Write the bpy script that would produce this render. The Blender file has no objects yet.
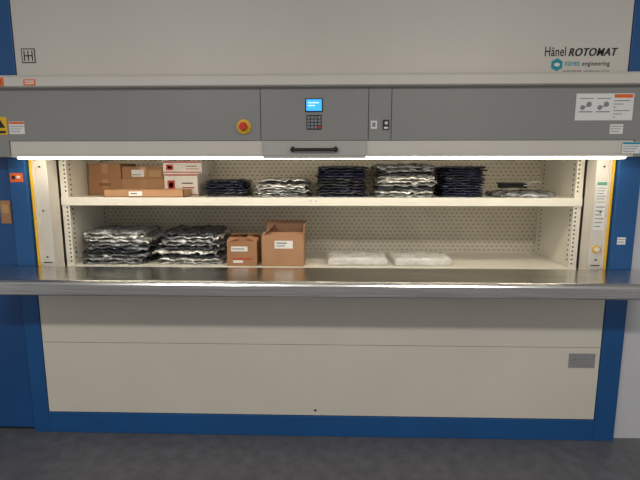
import bpy, bmesh, math, random
from mathutils import Vector, Matrix, noise
random.seed(7)
scene = bpy.context.scene
try:
    scene.view_settings.view_transform = 'Standard'
except Exception:
    pass

# ------------------------------------------------------------ materials
def lin(c):
    return tuple(((v/255)/12.92 if v/255 <= 0.04045 else ((v/255+0.055)/1.055)**2.4) for v in c) + (1.0,)

def mat(name, rgb, rough=0.5, metal=0.0, var=0.06, nscale=6.0, bump=0.0, bscale=60.0, stretch=(1, 1, 1), emit=None, estr=0.0, coat=0.0, aniso=0.0):
    m = bpy.data.materials.new(name)
    m.use_nodes = True
    nt = m.node_tree
    b = nt.nodes['Principled BSDF']
    b.inputs['Roughness'].default_value = rough
    b.inputs['Metallic'].default_value = metal
    b.inputs['Coat Weight'].default_value = coat
    b.inputs['Anisotropic'].default_value = aniso
    tc = nt.nodes.new('ShaderNodeTexCoord')
    mp = nt.nodes.new('ShaderNodeMapping')
    mp.inputs['Scale'].default_value = stretch
    nt.links.new(tc.outputs['Object'], mp.inputs['Vector'])
    n = nt.nodes.new('ShaderNodeTexNoise')
    n.inputs['Scale'].default_value = nscale
    n.inputs['Detail'].default_value = 5
    nt.links.new(mp.outputs['Vector'], n.inputs['Vector'])
    r = nt.nodes.new('ShaderNodeValToRGB')
    c = lin(rgb)
    r.color_ramp.elements[0].position = 0.3
    r.color_ramp.elements[1].position = 0.7
    r.color_ramp.elements[0].color = tuple(max(0, v*(1-var)) for v in c[:3]) + (1,)
    r.color_ramp.elements[1].color = tuple(min(1, v*(1+var)) for v in c[:3]) + (1,)
    nt.links.new(n.outputs['Fac'], r.inputs['Fac'])
    nt.links.new(r.outputs['Color'], b.inputs['Base Color'])
    if bump > 0:
        n2 = nt.nodes.new('ShaderNodeTexNoise')
        n2.inputs['Scale'].default_value = bscale
        n2.inputs['Detail'].default_value = 3
        nt.links.new(mp.outputs['Vector'], n2.inputs['Vector'])
        bp = nt.nodes.new('ShaderNodeBump')
        bp.inputs['Strength'].default_value = bump
        bp.inputs['Distance'].default_value = 0.01
        nt.links.new(n2.outputs['Fac'], bp.inputs['Height'])
        nt.links.new(bp.outputs['Normal'], b.inputs['Normal'])
    if emit:
        b.inputs['Emission Color'].default_value = lin(emit)
        b.inputs['Emission Strength'].default_value = estr
    return m

def perforated(name, rgb, dark, px, pz, sx, sz):
    m = mat(name, rgb, 0.5)
    nt = m.node_tree
    b = nt.nodes['Principled BSDF']
    ramp = [n for n in nt.nodes if n.type == 'VALTORGB'][0]
    tc = [n for n in nt.nodes if n.type == 'TEX_COORD'][0]
    sep = nt.nodes.new('ShaderNodeSeparateXYZ')
    nt.links.new(tc.outputs['Object'], sep.inputs[0])
    def M(op, a, v=None):
        n = nt.nodes.new('ShaderNodeMath'); n.operation = op
        if isinstance(a, (int, float)): n.inputs[0].default_value = a
        else: nt.links.new(a, n.inputs[0])
        if v is not None:
            if isinstance(v, (int, float)): n.inputs[1].default_value = v
            else: nt.links.new(v, n.inputs[1])
        return n.outputs[0]
    zr = M('DIVIDE', M('ADD', sep.outputs['Z'], 10.0), pz)
    row = M('FLOOR', zr)
    off = M('MULTIPLY', M('MODULO', row, 2.0), 0.5)
    fx = M('FRACT', M('ADD', M('DIVIDE', M('ADD', sep.outputs['X'], 10.0), px), off))
    fz = M('FRACT', zr)
    mask = M('MULTIPLY', M('LESS_THAN', fx, sx/px), M('LESS_THAN', fz, sz/pz))
    mix = nt.nodes.new('ShaderNodeMix'); mix.data_type = 'RGBA'
    nt.links.new(mask, mix.inputs['Factor'])
    nt.links.new(ramp.outputs['Color'], mix.inputs['A'])
    mix.inputs['B'].default_value = lin(dark)
    nt.links.new(mix.outputs['Result'], b.inputs['Base Color'])
    return m

M_cream = mat('cream_paint', (214, 209, 200), 0.42, var=0.03, nscale=2)
M_panel = mat('lower_panel_paint', (220, 214, 200), 0.45, var=0.04, nscale=1.5)
M_grey = mat('grey_header_paint', (142, 142, 139), 0.38, var=0.03, nscale=2)
M_grey2 = mat('control_panel_paint', (150, 150, 148), 0.38, var=0.02)
M_handle = mat('handle_plate_paint', (182, 181, 176), 0.38, var=0.02)
M_blue = mat('blue_paint', (26, 84, 142), 0.4, var=0.08, nscale=3)
M_blue_d = mat('blue_door_paint', (23, 76, 132), 0.42, var=0.08, nscale=3)
M_shelf = mat('shelf_white', (232, 228, 215), 0.4, var=0.02)
M_perf = perforated('perforated_back_steel', (214, 206, 188), (128, 121, 108), 0.034, 0.026, 0.014, 0.006)
M_steel = mat('brushed_steel', (212, 211, 208), 0.24, 1.0, var=0.14, nscale=5, bump=0.05, bscale=14, stretch=(0.5, 14, 14), aniso=0.4)
M_dark = mat('dark_gap', (20, 20, 22), 0.7)
M_black = mat('black_plastic', (24, 24, 26), 0.4)
M_yellow = mat('yellow_plastic', (235, 185, 30), 0.4)
M_red = mat('red_plastic', (215, 40, 22), 0.35)
M_orange = mat('orange_sticker', (235, 105, 35), 0.5)
M_white = mat('label_paper', (235, 235, 232), 0.5, var=0.02)
M_labelgrey = mat('label_print', (135, 137, 143), 0.5, var=0.2, nscale=120)
M_green = mat('label_green', (110, 165, 140), 0.5)
M_teal = mat('logo_teal', (20, 150, 170), 0.4)
M_ink = mat('ink', (20, 21, 24), 0.5)
M_screen = mat('lcd_screen', (40, 130, 200), 0.3, emit=(60, 175, 250), estr=1.1)
M_screentext = mat('lcd_text', (200, 240, 255), 0.3, emit=(200, 240, 255), estr=1.0)
M_lamp = mat('lamp_diffuser', (255, 252, 245), 0.4, emit=(255, 242, 218), estr=11.5)
M_card = mat('cardboard', (166, 122, 86), 0.75, var=0.06, nscale=8, bump=0.05)
M_card2 = mat('cardboard_pale', (178, 136, 100), 0.75, var=0.06, nscale=8)
M_cardin = mat('cardboard_inner', (140, 98, 64), 0.8)
M_tape = mat('packing_tape', (190, 150, 105), 0.25)
M_wbox = mat('white_carton', (232, 226, 218), 0.6)
M_redprint = mat('red_print', (190, 60, 45), 0.6)
M_floor = mat('floor_vinyl', (98, 98, 102), 0.4, var=0.2, nscale=14, bump=0.04)
M_wall = mat('wall_paint', (205, 205, 208), 0.7, var=0.02)
M_ceil = mat('ceiling_paint', (215, 215, 212), 0.8)
M_bagS = mat('silver_bag', (198, 198, 194), 0.18, 0.6, var=0.5, nscale=26, bump=1.0, bscale=30)
M_bagG = mat('grey_bag', (136, 138, 140), 0.18, 0.5, var=0.6, nscale=26, bump=1.0, bscale=30)
M_bagD = mat('dark_bag', (50, 52, 59), 0.12, 0.25, var=0.6, nscale=22, bump=1.0, bscale=34)
M_bagB = mat('blue_black_bag', (38, 42, 64), 0.12, 0.3, var=0.6, nscale=22, bump=0.9, bscale=34)
M_bagW = mat('clear_white_bag', (212, 211, 206), 0.22, 0.0, var=0.14, nscale=20, bump=0.4, bscale=26)
M_cablew = mat('white_cable', (225, 225, 220), 0.4)
M_fix = mat('ceiling_light_panel', (255, 255, 250), 0.5, emit=(255, 246, 230), estr=3.0)

# ------------------------------------------------------------ mesh builder
class MB:
    def __init__(s):
        s.bm = bmesh.new(); s.mats = []
    def mi(s, m):
        if m not in s.mats: s.mats.append(m)
        return s.mats.index(m)
    def _fin(s, verts, m, smooth=False):
        i = s.mi(m)
        fs = set()
        for v in verts:
            for f in v.link_faces: fs.add(f)
        for f in fs:
            f.material_index = i; f.smooth = smooth
    def box(s, x0, x1, y0, y1, z0, z1, m, rot=None, pivot=None):
        mt = Matrix.Translation(((x0+x1)/2, (y0+y1)/2, (z0+z1)/2)) @ Matrix.Diagonal((abs(x1-x0), abs(y1-y0), abs(z1-z0), 1))
        if rot is not None:
            p = Vector(pivot) if pivot else Vector(((x0+x1)/2, (y0+y1)/2, (z0+z1)/2))
            mt = Matrix.Translation(p) @ rot @ Matrix.Translation(-p) @ mt
        r = bmesh.ops.create_cube(s.bm, size=1.0, matrix=mt)
        s._fin(r['verts'], m)
    def cyl(s, c, r, d, axis, m, seg=28, r2=None):
        rot = {'Z': Matrix.Identity(4), 'Y': Matrix.Rotation(math.pi/2, 4, 'X'), 'X': Matrix.Rotation(math.pi/2, 4, 'Y')}[axis]
        q = bmesh.ops.create_cone(s.bm, cap_ends=True, segments=seg, radius1=r, radius2=r if r2 is None else r2, depth=d,
                                  matrix=Matrix.Translation(c) @ rot)
        s._fin(q['verts'], m, seg > 12)
        for v in q['verts']:
            for f in v.link_faces:
                if len(f.verts) > 4: f.smooth = False
    def poly(s, pts, m):
        vs = [s.bm.verts.new(p) for p in pts]
        f = s.bm.faces.new(vs); f.material_index = s.mi(m)
    def prism(s, prof, x0, x1, m):
        a = [s.bm.verts.new((x0, y, z)) for y, z in prof]
        b = [s.bm.verts.new((x1, y, z)) for y, z in prof]
        i = s.mi(m); n = len(prof)
        fs = [s.bm.faces.new(a), s.bm.faces.new(list(reversed(b)))]
        for k in range(n):
            fs.append(s.bm.faces.new((a[k], b[k], b[(k+1) % n], a[(k+1) % n])))
        for f in fs: f.material_index = i
    def done(s, name, parent=None, bevel=0.0, origin=None):
        bmesh.ops.recalc_face_normals(s.bm, faces=s.bm.faces[:])
        xs = [v.co for v in s.bm.verts]
        if origin is None:
            origin = Vector(((min(v.x for v in xs)+max(v.x for v in xs))/2, (min(v.y for v in xs)+max(v.y for v in xs))/2, min(v.z for v in xs)))
        origin = Vector(origin)
        for v in s.bm.verts: v.co -= origin
        me = bpy.data.meshes.new(name)
        s.bm.to_mesh(me); s.bm.free()
        for m in s.mats: me.materials.append(m)
        o = bpy.data.objects.new(name, me)
        o.location = origin
        scene.collection.objects.link(o)
        if bevel > 0:
            bv = o.modifiers.new('bevel', 'BEVEL'); bv.width = bevel; bv.segments = 2; bv.limit_method = 'ANGLE'
        if parent: o.parent = parent
        return o

def empty(name):
    e = bpy.data.objects.new(name, None); e.empty_display_size = 0.2
    scene.collection.objects.link(e); return e

def text(name, body, x, y, z, width, m, parent=None, shear=0.0, bold=0.0, height=None, space=1.0):
    cu = bpy.data.curves.new(name, 'FONT'); cu.body = body; cu.size = 1.0; cu.shear = shear; cu.offset = bold; cu.extrude = 0.001
    cu.space_character = space
    o = bpy.data.objects.new(name, cu); scene.collection.objects.link(o)
    bpy.context.view_layer.update()
    dg = bpy.context.evaluated_depsgraph_get()
    me = bpy.data.meshes.new_from_object(o.evaluated_get(dg))
    bpy.data.objects.remove(o)
    xs = [v.co.x for v in me.vertices]; ys = [v.co.y for v in me.vertices]
    w = max(xs)-min(xs); h = max(ys)-min(ys)
    sx = width/w; sy = (height/h) if height else sx
    x0 = min(xs); y0 = min(ys)
    for v in me.vertices:
        v.co = Vector(((v.co.x-x0)*sx, -v.co.z*0.2, (v.co.y-y0)*sy))
    me.materials.clear(); me.materials.append(m)
    ob = bpy.data.objects.new(name, me); ob.location = (x, y, z)
    scene.collection.objects.link(ob)
    if parent: ob.parent = parent
    return ob

# ------------------------------------------------------------ room
b = MB(); b.box(-4.5, 4.5, -5, 1.4, -0.1, 0.0, M_floor); b.done('floor', origin=(0, 0, 0))
b = MB(); b.box(-4.5, 4.5, -5, 1.4, 3.3, 3.4, M_ceil); b.done('ceiling')
b = MB()
b.box(1.76, 4.5, 0.03, 0.13, 0, 3.3, M_wall)
b.box(-4.5, -2.9, 0.03, 0.13, 0, 3.3, M_wall)
b.box(-2.9, 1.76, 0.03, 0.13, 3.02, 3.3, M_wall)
b.done('wall_back')

for i, (lx, ly) in enumerate([(-1.4, -3.2), (1.4, -3.2)]):
    b = MB()
    b.box(lx-0.62, lx+0.62, ly-0.17, ly+0.17, 3.24, 3.3, M_cream)
    b.box(lx-0.58, lx+0.58, ly-0.14, ly+0.14, 3.232, 3.242, M_fix)
    f = b.done('ceiling_light')
    la = bpy.data.lights.new('ceiling_lamp', 'AREA'); la.shape = 'RECTANGLE'; la.size = 1.1; la.size_y = 0.3
    la.energy = 49; la.color = (1.0, 0.955, 0.90)
    lo = bpy.data.objects.new('lamp', la); lo.location = (lx, ly, 3.22); scene.collection.objects.link(lo)
    lo.parent = f; lo.matrix_parent_inverse = Matrix.Translation(-f.location)

# ------------------------------------------------------------ machine
CAB = empty('vertical_carousel_cabinet')
W = 1.63
b = MB()
b.box(W, 1.75, -0.004, 0.10, 0, 3.0, M_blue)
b.box(-1.725, -W, -0.004, 0.10, 0, 3.0, M_blue)
b.box(-W, W, -0.004, 0.06, 0.0, 0.130, M_blue)
b.box(-W, W, 0.0, 0.10, 2.92, 3.0, M_blue)
b.done('frame', CAB, 0.003)
b = MB()
b.box(-2.88, -1.735, 0.012, 0.06, 0.02, 3.0, M_blue_d)
b.box(-2.88, -1.735, 0.03, 0.06, 0.0, 0.02, M_dark)
b.done('side_door', CAB, 0.003)
b = MB()
b.box(-1.66, -1.645, 0.10, 1.2, 0, 3.0, M_cream)
b.box(1.645, 1.66, 0.10, 1.2, 0, 3.0, M_cream)
b.box(-1.66, 1.66, 1.2, 1.215, 0, 3.0, M_cream)
b.box(-1.66, 1.66, 0.10, 1.215, 3.0, 3.015, M_cream)
b.done('shaft_enclosure', CAB)
b = MB(); b.box(-W+0.003, W-0.003, 0.0, 0.03, 2.0, 2.92, M_cream); b.done('upper_fascia', CAB, 0.003)
b = MB()
b.box(-W+0.004, W-0.004, 0.0, 0.03, 0.134, 0.573, M_panel)
b.box(-W+0.004, W-0.004, 0.0, 0.03, 0.576, 1.0, M_panel)
b.box(-W, W, 0.02, 0.035, 0.13, 1.0, M_dark)
b.cyl((-0.01, -0.001, 0.166), 0.007, 0.006, 'Y', M_black)
b.done('lower_panel', CAB, 0.001)
b = MB()
b.box(-1.80, 1.80, -0.12, 0.0, 1.733, 2.0, M_grey)
b.box(-1.80, -1.622, -0.12, -0.004, 1.65, 1.733, M_grey)
b.box(1.622, 1.80, -0.12, -0.004, 1.65, 1.733, M_grey)
for x in (-0.285, 0.270, 0.387):
    b.box(x-0.0015, x+0.0015, -0.1212, -0.119, 1.733, 1.995, M_dark)
b.done('header', CAB)
b = MB()
b.prism([(-0.15, 1.999), (-0.16, 2.003), (-0.16, 2.046), (-0.145, 2.060), (0.0, 2.064), (0.0, 1.999)], -1.80, 1.80, M_cream)
b.done('header_ledge', CAB, 0.002)
b = MB()
b.box(-1.62, 1.62, -0.115, 0.0, 1.662, 1.732, M_cream)
b.box(-1.62, 1.62, -0.115, -0.108, 1.650, 1.662, M_cream)
b.done('door_housing', CAB, 0.002)
b = MB()
b.box(-1.60, 1.60, -0.100, -0.045, 1.639, 1.661, M_lamp)
b.done('strip_lamp', CAB, 0.004)
b = MB()
b.box(-0.275, 0.260, -0.135, -0.104, 1.641, 1.728, M_handle)
b.box(-0.270, 0.255, -0.138, -0.134, 1.655, 1.722, M_handle)
b.done('handle_plate', CAB, 0.003)
b = MB()
b.box(-0.130, 0.115, -0.165, -0.152, 1.676, 1.692, M_black)
b.box(-0.125, -0.11, -0.155, -0.137, 1.672, 1.70, M_black)
b.box(0.095, 0.11, -0.155, -0.137, 1.672, 1.70, M_black)
b.done('pull_handle', CAB, 0.004)

b = MB()
for s in (-1, 1):
    def X(a, c): return (min(s*a, s*c), max(s*a, s*c))
    x = X(1.535, 1.629)
    b.box(x[0], x[1], 0.04, 0.055, 1.0, 1.73, M_cream)
    x = X(1.535, 1.549)
    b.box(x[0], x[1], 0.055, 0.135, 1.0, 1.73, M_cream)
    x = X(1.614, 1.622)
    b.box(x[0], x[1], 0.018, 0.04, 1.03, 1.66, M_yellow)
    x = X(1.598, 1.614)
    b.box(x[0], x[1], 0.03, 0.04, 1.03, 1.66, M_cream)
    for z in (1.08, 1.35, 1.6):
        b.cyl((s*1.575, 0.038, z), 0.005, 0.006, 'Y', M_dark, 12)
    b.box(s*1.575-0.025, s*1.575+0.025, 0.036, 0.041, 1.045, 1.05, M_dark)
b.done('opening_column', CAB, 0.001)

b = MB()
for s in (-1, 1):
    def X(a, c): return (min(s*a, s*c), max(s*a, s*c))
    x = X(1.512, 1.53)
    b.box(x[0], x[1], 0.15, 0.67, 0.94, 1.98, M_shelf)
    x = X(1.487, 1.512)
    b.box(x[0], x[1], 0.150, 0.156, 1.01, 1.98, M_shelf)
    z = 1.03
    while z < 1.7:
        if not 1.36 < z < 1.43:
            b.box(s*1.5-0.004, s*1.5+0.004, 0.148, 0.151, z, z+0.010, M_dark)
        z += 0.025
    z = 1.04
    while z < 1.7:
        if not 1.36 < z < 1.43:
            for yy in (0.22, 0.60):
                xx = s*1.5115
                b.box(xx-0.001, xx+0.001, yy, yy+0.012, z, z+0.010, M_dark)
        z += 0.03
b.box(-1.512, 1.512, 0.15, 0.67, 0.99, 1.005, M_shelf)
b.box(-1.53, 1.53, 0.142, 0.15, 0.955, 1.007, M_shelf)
b.box(-1.53, 1.53, 0.142, 0.152, 1.374, 1.422, M_shelf)
b.box(-1.512, 1.512, 0.15, 0.665, 1.405, 1.420, M_shelf)
b.box(-1.53, 1.53, 0.15, 0.67, 1.98, 2.0, M_shelf)
b.done('carrier_shelf', CAB, 0.001)
b = MB(); b.box(-1.511, 1.511, 0.662, 0.672, 0.99, 1.98, M_perf); b.done('carrier_back', CAB, origin=(0, 0, 0))
b = MB()
for k in range(2): b.cyl((-0.04+0.03*k, 0.1415, 1.402), 0.003, 0.002, 'Y', M_dark, 10)
b.done('shelf_lip_holes', CAB)

b = MB()
b.prism([(-0.35, 0.958), (-0.355, 0.963), (-0.355, 1.016), (-0.350, 1.026), (-0.336, 1.035), (-0.012, 1.035), (-0.012, 1.02), (-0.335, 1.012), (-0.335, 0.958)], -1.80, 1.80, M_steel)
b.prism([(-0.012, 1.018), (0.10, 1.0), (0.10, 0.985), (-0.012, 0.985)], -1.625, 1.625, M_steel)
b.done('worktop', CAB, 0.002)
b = MB()
for x in (-1.2, -0.4, 0.4, 1.2):
    b.prism([(-0.30, 1.012), (-0.02, 1.012), (-0.004, 0.96), (-0.004, 0.95), (-0.02, 0.95)], x-0.015, x+0.015, M_cream)
b.done('worktop_bracket', CAB)

# ---------------------------------------------------------- header fittings
DX = 0.016
HY = -0.12
def sh(o): o.location.x += DX; return o
b = MB()
b.box(-0.070, 0.020, HY-0.004, HY, 1.875, 1.942, M_black)
b.box(-0.064, 0.014, HY-0.006, HY-0.003, 1.881, 1.937, M_screen)
for k, (wa, wb) in enumerate([(-0.055, 0.0), (-0.055, -0.02)]):
    b.box(wa, wb, HY-0.0068, HY-0.0055, 1.918-0.014*k, 1.923-0.014*k, M_screentext)
b.box(-0.064, 0.014, HY-0.004, HY, 1.787, 1.860, M_black)
for i in range(4):
    for j in range(4):
        x = -0.060+i*0.0185; z = 1.792+j*0.0165
        b.box(x, x+0.014, HY-0.007, HY-0.003, z, z+0.012, M_red if (i, j) == (3, 0) else M_labelgrey)
sh(b.done('control_keypad', CAB))
b = MB()
b.box(0.266, 0.298, HY-0.004, HY, 1.79, 1.83, M_white)
b.box(0.274, 0.290, HY-0.006, HY-0.003, 1.80, 1.822, M_labelgrey)
b.box(0.328, 0.360, HY-0.005, HY, 1.785, 1.835, M_black)
b.cyl((0.344, HY-0.008, 1.818), 0.009, 0.012, 'Y', M_steel)
b.box(0.334, 0.354, HY-0.006, HY-0.004, 1.79, 1.80, M_white)
sh(b.done('key_switch', CAB))
b = MB()
b.cyl((-0.388, HY-0.004, 1.802), 0.037, 0.008, 'Y', M_yellow, 40)
b.cyl((-0.388, HY-0.018, 1.802), 0.015, 0.03, 'Y', M_red)
b.cyl((-0.388, HY-0.036, 1.802), 0.021, 0.018, 'Y', M_red, 36, r2=0.017)
sh(b.done('emergency_stop_button', CAB))

# ---------------------------------------------------------- labels
def label(x0, x1, z0, z1, y, rows=4, base=M_white, head=None, ink=M_labelgrey, pic=0, name='warning_label', corner=None):
    b = MB()
    b.box(x0, x1, y-0.0015, y, z0, z1, base)
    w = x1-x0; h = z1-z0
    top = z1-0.06*h
    if head:
        b.box(x0+0.02*w, x1-0.02*w, y-0.0022, y-0.001, z1-0.2*h, z1-0.03*h, head); top = z1-0.26*h
    if corner:
        b.box(x0+0.66*w, x1-0.02*w, y-0.0022, y-0.001, z1-0.16*h, z1-0.03*h, corner); top = z1-0.2*h
    xl = x0+0.06*w
    for p in range(pic):
        px = x0+w*(0.06+0.3*p)
        b.box(px, px+0.24*w, y-0.0022, y-0.001, z0+0.30*h, z0+0.34*h, ink)
        b.cyl((px+0.06*w, y-0.0018, z0+0.48*h), 0.09*h, 0.001, 'Y', ink, 20)
        b.cyl((px+0.17*w, y-0.0018, z0+0.60*h), 0.10*h, 0.001, 'Y', ink, 20)
        b.box(px+0.04*w, px+0.20*w, y-0.0022, y-0.001, z0+0.50*h, z0+0.54*h, ink, Matrix.Rotation(-0.4, 4, 'Y'))
        b.box(px, px+0.24*w, y-0.0022, y-0.001, z0+0.80*h, z0+0.83*h, ink)
    if pic:
        xl = x0+w*(0.06+0.3*pic)
    for r in range(rows):
        zz = top-(r+0.7)*(top-z0)/(rows+0.5)
        b.box(xl, x1-w*(0.06+0.12*((r*7) % 3)), y-0.0022, y-0.001, zz, zz+0.25*(top-z0)/(rows+0.5), ink)
    return sh(b.done(name, CAB))
label(1.295, 1.580, 1.829, 1.960, HY, 6, pic=2, corner=M_orange)
label(1.475, 1.540, 1.762, 1.810, HY, 3, name='rating_label')
label(1.545, 1.635, 1.664, 1.722, HY, 3, head=M_teal, name='rating_label')
b = MB()
b.box(-1.70, -1.622, HY-0.0015, HY, 1.765, 1.855, M_yellow)
b.poly([(-1.69, HY-0.002, 1.80), (-1.632, HY-0.002, 1.80), (-1.661, HY-0.002, 1.85)], M_ink)
b.box(-1.69, -1.632, HY-0.0022, HY-0.001, 1.772, 1.785, M_ink)
b.done('warning_label', CAB)
label(-1.628, -1.546, 1.768, 1.832, HY, 3, head=M_orange)
b = MB()
b.box(-1.502, -1.44, -0.1615, -0.16, 2.006, 2.036, M_orange)
b.box(-1.495, -1.447, -0.1622, -0.161, 2.013, 2.019, M_white); b.box(-1.495, -1.447, -0.1622, -0.161, 2.024, 2.030, M_white)
sh(b.done('orange_sticker', CAB))
b = MB()
b.box(-1.68, -1.605, -0.1615, -0.16, 2.004, 2.045, M_orange)
b.box(-1.67, -1.62, -0.1622, -0.161, 2.018, 2.034, M_ink)
sh(b.done('orange_sticker', CAB))
b = MB()
b.box(-1.718, -1.645, -0.0058, -0.004, 1.515, 1.565, M_orange)
b.box(-1.708, -1.69, -0.0064, -0.005, 1.53, 1.55, M_ink); b.box(-1.68, -1.66, -0.0064, -0.005, 1.535, 1.55, M_white)
b.done('orange_sticker', CAB)
b = MB()
b.box(-1.80, -1.742, 0.004, 0.012, 1.28, 1.41, M_card)
b.box(-1.79, -1.75, 0.002, 0.005, 1.34, 1.39, M_tape)
b.done('cardboard_tag', CAB)
label(1.545-DX, 1.600-DX, 1.41, 1.52, 0.04, 5, head=M_green, name='instruction_label')
label(1.545-DX, 1.600-DX, 1.25, 1.40, 0.04, 6, name='instruction_label')
b = MB(); b.cyl((1.572, 0.037, 1.14), 0.022, 0.006, 'Y', M_yellow, 32); b.cyl((1.572, 0.033, 1.14), 0.013, 0.006, 'Y', M_white, 32); b.done('round_plug', CAB)
label(1.64, 1.685, 1.175, 1.215, -0.004, 2, name='rating_label')
label(1.435, 1.585, 0.452, 0.540, 0.0, 4, base=mat('grey_label', (150, 150, 150), 0.4), pic=1, name='type_plate')
b = MB()
b.box(-1.590, -1.515, -0.0012, 0.0, 2.152, 2.227, M_ink)
b.box(-1.585, -1.520, -0.0018, -0.001, 2.157, 2.222, M_cream)
b.box(-1.577, -1.528, -0.0024, -0.0015, 2.186, 2.192, M_ink)
for x in (-1.577, -1.556, -1.534):
    b.box(x, x+0.006, -0.0024, -0.0015, 2.163, 2.216, M_ink)
b.done('logo_plate', CAB)
text('brand_lettering', 'Hänel', 1.192, -0.0005, 2.168, 0.108, M_ink, CAB, bold=0.012, height=0.048, space=1.05)
text('model_lettering', 'ROTOMAT', 1.314, -0.0005, 2.168, 0.25, M_ink, CAB, shear=0.25, bold=0.016, height=0.040, space=1.1)
text('model_lettering', 'ROTOMAT', 1.317, -0.0004, 2.168, 0.25, M_ink, CAB, shear=0.25, bold=0.016, height=0.040, space=1.1)
b = MB()
pts = [(1.258+0.033*math.cos(math.radians(30+60*k)), -0.0015, 2.126+0.033*math.sin(math.radians(30+60*k))) for k in range(6)]
b.poly(pts, M_teal)
pts = [(1.258+0.016*math.cos(math.radians(30+60*k)), -0.0022, 2.126+0.010*math.sin(math.radians(30+60*k))) for k in range(6)]
b.poly(pts, M_white)
b.done('logo_hexagon', CAB)
text('dealer_lettering', 'novex', 1.300, -0.0005, 2.119, 0.078, M_teal, CAB, bold=0.012, height=0.022, space=1.05)
text('dealer_lettering', 'engineering', 1.388, -0.0005, 2.113, 0.142, M_ink, CAB, bold=0.012, height=0.028, space=1.05)
text('dealer_lettering', 'tel 000 000 000   info@storage service', 1.29, -0.0005, 2.088, 0.24, M_ink, CAB, height=0.010)

# ---------------------------------------------------------- bags
def bag_stack(name, x0, x1, y0, y1, z0, h, n, mats, jit=0.02, seed=0, lumpy=1.0, taper=0.0, over=0.5, pw=6, corner=0.05, low=0.45):
    rnd = random.Random(seed)
    bm = bmesh.new()
    cx, cy = (x0+x1)/2, (y0+y1)/2
    ml = []
    for m in mats:
        if m not in ml: ml.append(m)
    t = h/n
    NX, NY = 40, 24
    def cr(a, c, d):
        return 1-2.6*abs(noise.noise(Vector((a, c, d))))
    for L in range(n):
        m = mats[rnd.randrange(len(mats))]; mi = ml.index(m)
        hw = (x1-x0)/2*(1-taper*L/n) - rnd.random()*jit*0.6; hd = (y1-y0)/2 - rnd.random()*jit*0.6
        ox = rnd.uniform(-jit, jit)*0.5; oy = rnd.uniform(-jit, jit)*0.3
        ang = rnd.uniform(-0.05, 0.05)
        ca, sa = math.cos(ang), math.sin(ang)
        def pt(i, j, top):
            u = math.sin((-1+2*i/NX)*math.pi/2*0.999); v = math.sin((-1+2*j/NY)*math.pi/2*0.999)
            e = max(0, 1-abs(u)**pw)*max(0, 1-abs(v)**pw)
            e = e**0.5
            k = 1-corner*(abs(u)*abs(v))**3
            wob = (0.014*noise.noise(Vector((u*2.5+L*3.1, v*2.5, seed))) + 0.007*noise.noise(Vector((u*9, v*9, L+seed))))*min(1, corner*20)
            X = (hw+wob)*u*k; Y = (hd+wob)*v*k
            nz = (noise.noise(Vector((u*4+seed, v*4, L*1.7)))*0.30 + cr(u*7, v*6, L*2.3+seed)*0.16)*t*lumpy
            mid = t*low*0.93 + (1-e)*t*over*(noise.noise(Vector((u*5.5, v*5.5, L+seed*2.0)))*1.2-0.1)*lumpy
            if top: Z = mid + e*(t*(1.04-low)) + nz*e + 0.0006
            else: Z = mid - e*(t*low) - 0.0006
            Z += L*t
            return Vector((cx+ox+X*ca-Y*sa, cy+oy+X*sa+Y*ca, max(0.0005, Z)+z0))
        T = [[bm.verts.new(pt(i, j, True)) for j in range(NY+1)] for i in range(NX+1)]
        B = [[bm.verts.new(pt(i, j, False)) for j in range(NY+1)] for i in range(NX+1)]
        fs = []
        for i in range(NX):
            for j in range(NY):
                fs.append(bm.faces.new((T[i][j], T[i+1][j], T[i+1][j+1], T[i][j+1])))
                fs.append(bm.faces.new((B[i][j], B[i][j+1], B[i+1][j+1], B[i+1][j])))
        for i in range(NX):
            fs.append(bm.faces.new((B[i][0], B[i+1][0], T[i+1][0], T[i][0])))
            fs.append(bm.faces.new((B[i+1][NY], B[i][NY], T[i][NY], T[i+1][NY])))
        for j in range(NY):
            fs.append(bm.faces.new((B[0][j+1], B[0][j], T[0][j], T[0][j+1])))
            fs.append(bm.faces.new((B[NX][j], B[NX][j+1], T[NX][j+1], T[NX][j])))
        for f in fs: f.material_index = mi; f.smooth = True
    for v in bm.verts: v.co -= Vector((cx, cy, z0))
    me = bpy.data.meshes.new(name); bm.to_mesh(me); bm.free()
    for m in ml: me.materials.append(m)
    o = bpy.data.objects.new(name, me); o.location = (cx, cy, z0)
    scene.collection.objects.link(o)
    return o

ZU, ZL = 1.4202, 1.0052
S, D, B_, Wt, G = M_bagS, M_bagD, M_bagB, M_bagW, M_bagG
bag_stack('plastic_bag_stack', -1.470, -1.045, 0.18, 0.55, ZL, 0.205, 9, [S, G, S, G, D, S], 0.045, 1, 1.7)
bag_stack('plastic_bag_stack', -1.010, -0.580, 0.18, 0.55, ZL, 0.205, 9, [S, G, S, D, S, G], 0.045, 2, 1.7, 0.10)
bag_stack('plastic_bag_stack', -0.715, -0.430, 0.26, 0.55, ZU, 0.10, 6, [D, B_], 0.025, 3, 1.3)
bag_stack('plastic_bag_stack', -0.412, -0.040, 0.19, 0.55, ZU, 0.112, 7, [S, G, S, D], 0.035, 4, 1.7, 0.18)
bag_stack('plastic_bag_stack', -0.010, 0.300, 0.22, 0.55, ZU, 0.185, 11, [D, B_], 0.022, 5, 1.2)
bag_stack('plastic_bag_stack', 0.325, 0.720, 0.19, 0.55, ZU, 0.192, 9, [S, D, G, S, G], 0.04, 6, 1.7, 0.05)
bag_stack('plastic_bag_stack', 0.740, 1.010, 0.23, 0.55, ZU, 0.185, 12, [B_, D, B_], 0.02, 8, 1.1)
bag_stack('plastic_bag', 1.07, 1.44, 0.20, 0.48, ZU, 0.032, 1, [G], 0.01, 9, 1.3)
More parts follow.
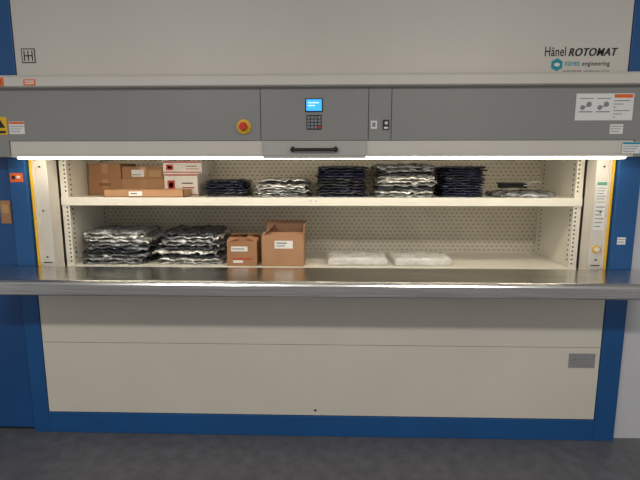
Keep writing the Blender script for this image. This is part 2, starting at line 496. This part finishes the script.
bag_stack('clear_plastic_bag', 0.055, 0.430, 0.18, 0.44, ZL, 0.048, 1, [Wt], 0.01, 10, 0.4, over=0.05, pw=30, corner=0.012)
bag_stack('clear_plastic_bag', 0.455, 0.815, 0.18, 0.44, ZL, 0.048, 1, [Wt], 0.01, 11, 0.4, over=0.05, pw=30, corner=0.012)

# tangled leads resting on the flat bag
rc = random.Random(4)
def tube(pts, r, m):
    cu = bpy.data.curves.new('cable', 'CURVE'); cu.dimensions = '3D'; cu.bevel_depth = r; cu.bevel_resolution = 3
    sp = cu.splines.new('NURBS'); sp.points.add(len(pts)-1); sp.use_endpoint_u = True; sp.order_u = 4
    for k, p in enumerate(pts): sp.points[k].co = (*p, 1)
    tmp = bpy.data.objects.new('tmp', cu); scene.collection.objects.link(tmp); bpy.context.view_layer.update()
    me = bpy.data.meshes.new_from_object(tmp.evaluated_get(bpy.context.evaluated_depsgraph_get())); bpy.data.objects.remove(tmp)
    me.materials.clear(); me.materials.append(m)
    for p in me.polygons: p.use_smooth = True
    return me
CB = empty('cable_bundle'); CB.location = (1.20, 0.34, ZU+0.046)
for c in range(5):
    pts = []
    for k in range(14):
        a = k*0.9+c*1.3
        pts.append((0.12*math.cos(a)*(0.5+0.5*rc.random()), 0.07*math.sin(a)*(0.5+0.5*rc.random()), 0.004+0.014*rc.random()+0.006*c))
    o = bpy.data.objects.new('black_lead', tube(pts, 0.0045, M_black)); scene.collection.objects.link(o); o.parent = CB
pts = [(0.0, -0.02, 0.006), (0.05, -0.04, 0.02), (0.10, -0.02, 0.03), (0.13, 0.03, 0.012), (0.09, 0.05, 0.006), (0.05, 0.02, 0.02), (0.11, -0.04, 0.045), (0.17, -0.02, 0.05), (0.19, 0.02, 0.01)]
o = bpy.data.objects.new('white_lead', tube(pts, 0.003, M_cablew)); scene.collection.objects.link(o); o.parent = CB

# ---------------------------------------------------------- cardboard boxes
def closed_box(x0, x1, y0, y1, z0, z1, m=M_card, labels=(), name='cardboard_box', tape=True):
    b = MB()
    b.box(x0, x1, y0, y1, z0, z1-0.004, m)
    ym = (y0+y1)/2
    b.box(x0-0.001, x1+0.001, y0-0.001, ym-0.001, z1-0.004, z1, m)
    b.box(x0-0.001, x1+0.001, ym+0.001, y1+0.001, z1-0.004, z1, m)
    if tape:
        xm = (x0+x1)/2
        b.box(x0-0.0016, x1+0.0016, ym-0.02, ym+0.02, z1-0.0005, z1+0.0005, M_tape)
        b.box(xm-0.02, xm+0.02, y0-0.0012, y0, z1-0.06, z1, M_tape)
    for (a, c, d, e, mm) in labels:
        b.box(a, c, y0-0.002, y0-0.0005, d, e, mm)
    return b.done(name, None, 0.0015)

closed_box(-1.495, -1.275, 0.40, 0.64, ZU, 1.525, M_card, [(-1.43, -1.35, 1.48, 1.50, M_cardin)])
closed_box(-1.490, -1.28, 0.40, 0.63, 1.5255, 1.625, M_card, [])
closed_box(-1.265, -0.99, 0.38, 0.63, ZU, 1.525, M_card2, [])
closed_box(-1.262, -0.99, 0.38, 0.62, 1.5255, 1.605, M_card, [(-1.20, -1.12, 1.54, 1.585, M_white), (-1.195, -1.14, 1.55, 1.556, M_ink), (-1.09, -1.01, 1.54, 1.58, M_tape)])
for (za, zb, xa, xb) in ((ZU, 1.56, -0.975, -0.765), (1.5605, 1.64, -0.98, -0.735)):
    hh = zb-za
    closed_box(xa, xb, 0.34, 0.60, za, zb, M_wbox,
               [(xa+0.002, xb-0.002, zb-0.012, zb-0.004, M_redprint), (xa+0.002, xb-0.002, za+0.006, za+0.012, M_redprint),
                (xa+0.02, xa+0.065, za+0.28*hh, za+0.70*hh, M_redprint), (xa+0.03, xa+0.055, za+0.38*hh, za+0.60*hh, M_wbox),
                (xb-0.10, xb-0.02, za+0.35*hh, za+0.40*hh, M_redprint), (xb-0.10, xb-0.03, za+0.55*hh, za+0.60*hh, M_ink)], tape=False)

def open_tray(x0, x1, y0, y1, z0, h, name, m=M_card2, th=0.005, lab=None):
    b = MB()
    b.box(x0, x1, y0, y1, z0, z0+th, M_cardin)
    b.box(x0, x1, y0, y0+th, z0, z0+h, m); b.box(x0, x1, y1-th, y1, z0, z0+h, m)
    b.box(x0, x0+th, y0, y1, z0, z0+h, m); b.box(x1-th, x1, y0, y1, z0, z0+h, m)
    if lab: b.box(lab[0], lab[1], y0-0.0015, y0, lab[2], lab[3], M_white); b.box(lab[0]+0.01, lab[1]-0.03, y0-0.0022, y0-0.001, lab[2]+0.01, lab[2]+0.016, M_ink)
    return b.done(name)
open_tray(-1.285, -0.80, 0.17, 0.32, ZU, 0.046, 'cardboard_tray', lab=(-1.13, -1.05, 1.430, 1.456))

def flap_box(x0, x1, y0, y1, z0, z1, flaps, name, m=M_card, labels=(), fl=0.09):
    th = 0.004
    b = MB()
    b.box(x0, x1, y0, y1, z0, z0+th, M_cardin)
    b.box(x0, x1, y0, y0+th, z0, z1, m); b.box(x0, x1, y1-th, y1, z0, z1, m)
    b.box(x0, x0+th, y0+th, y1-th, z0, z1, m); b.box(x1-th, x1, y0+th, y1-th, z0, z1, m)
    aF, aB, aL, aR = flaps   # 0 = upright, + outward, - folded inward
    if aF is not None: b.box(x0, x1, y0, y0+th, z1, z1+fl, m, Matrix.Rotation(math.radians(aF), 4, 'X'), (0, y0+th/2, z1))
    if aB is not None: b.box(x0, x1, y1-th, y1, z1, z1+fl, m, Matrix.Rotation(math.radians(-aB), 4, 'X'), (0, y1-th/2, z1))
    if aL is not None: b.box(x0, x0+th, y0+th, y1-th, z1, z1+fl, m, Matrix.Rotation(math.radians(aL), 4, 'Y').inverted(), (x0+th/2, 0, z1))
    if aR is not None: b.box(x1-th, x1, y0+th, y1-th, z1, z1+fl, m, Matrix.Rotation(math.radians(aR), 4, 'Y'), (x1-th/2, 0, z1))
    for (a, c, d, e, mm) in labels:
        b.box(a, c, y0-0.0015, y0, d, e, mm)
    return b.done(name)
X0 = 0.015
flap_box(-0.565+X0, -0.385+X0, 0.17, 0.35, ZL, 1.150, (-72, -58, -72, -64), 'cardboard_box', M_card,
         [(-0.52, -0.40, 1.045, 1.053, M_redprint), (-0.515, -0.455, 1.025, 1.04, M_white), (-0.525, -0.425, 1.095, 1.125, M_white), (-0.52, -0.445, 1.108, 1.113, M_ink)], fl=0.07)
flap_box(-0.352+X0, -0.10+X0, 0.165, 0.38, ZL, 1.192, (-80, 2, -48, 5), 'cardboard_box', M_card2,
         [(-0.26, -0.15, 1.115, 1.162, M_white), (-0.25, -0.185, 1.145, 1.151, M_ink), (-0.25, -0.195, 1.128, 1.133, M_ink)], fl=0.07)

# ------------------------------------------------------------ world + camera
w = bpy.data.worlds.new('world'); scene.world = w; w.use_nodes = True
bg = w.node_tree.nodes['Background']; bg.inputs['Color'].default_value = (1.0, 0.99, 0.98, 1); bg.inputs['Strength'].default_value = 0.44

cam = bpy.data.cameras.new('camera'); cam.sensor_width = 36; cam.lens = 450/640*36
co = bpy.data.objects.new('camera', cam); scene.collection.objects.link(co)
co.location = (0.088, -2.5, 1.571)
co.rotation_euler = (math.radians(90-8.6), 0, math.radians(1.6))
scene.camera = co
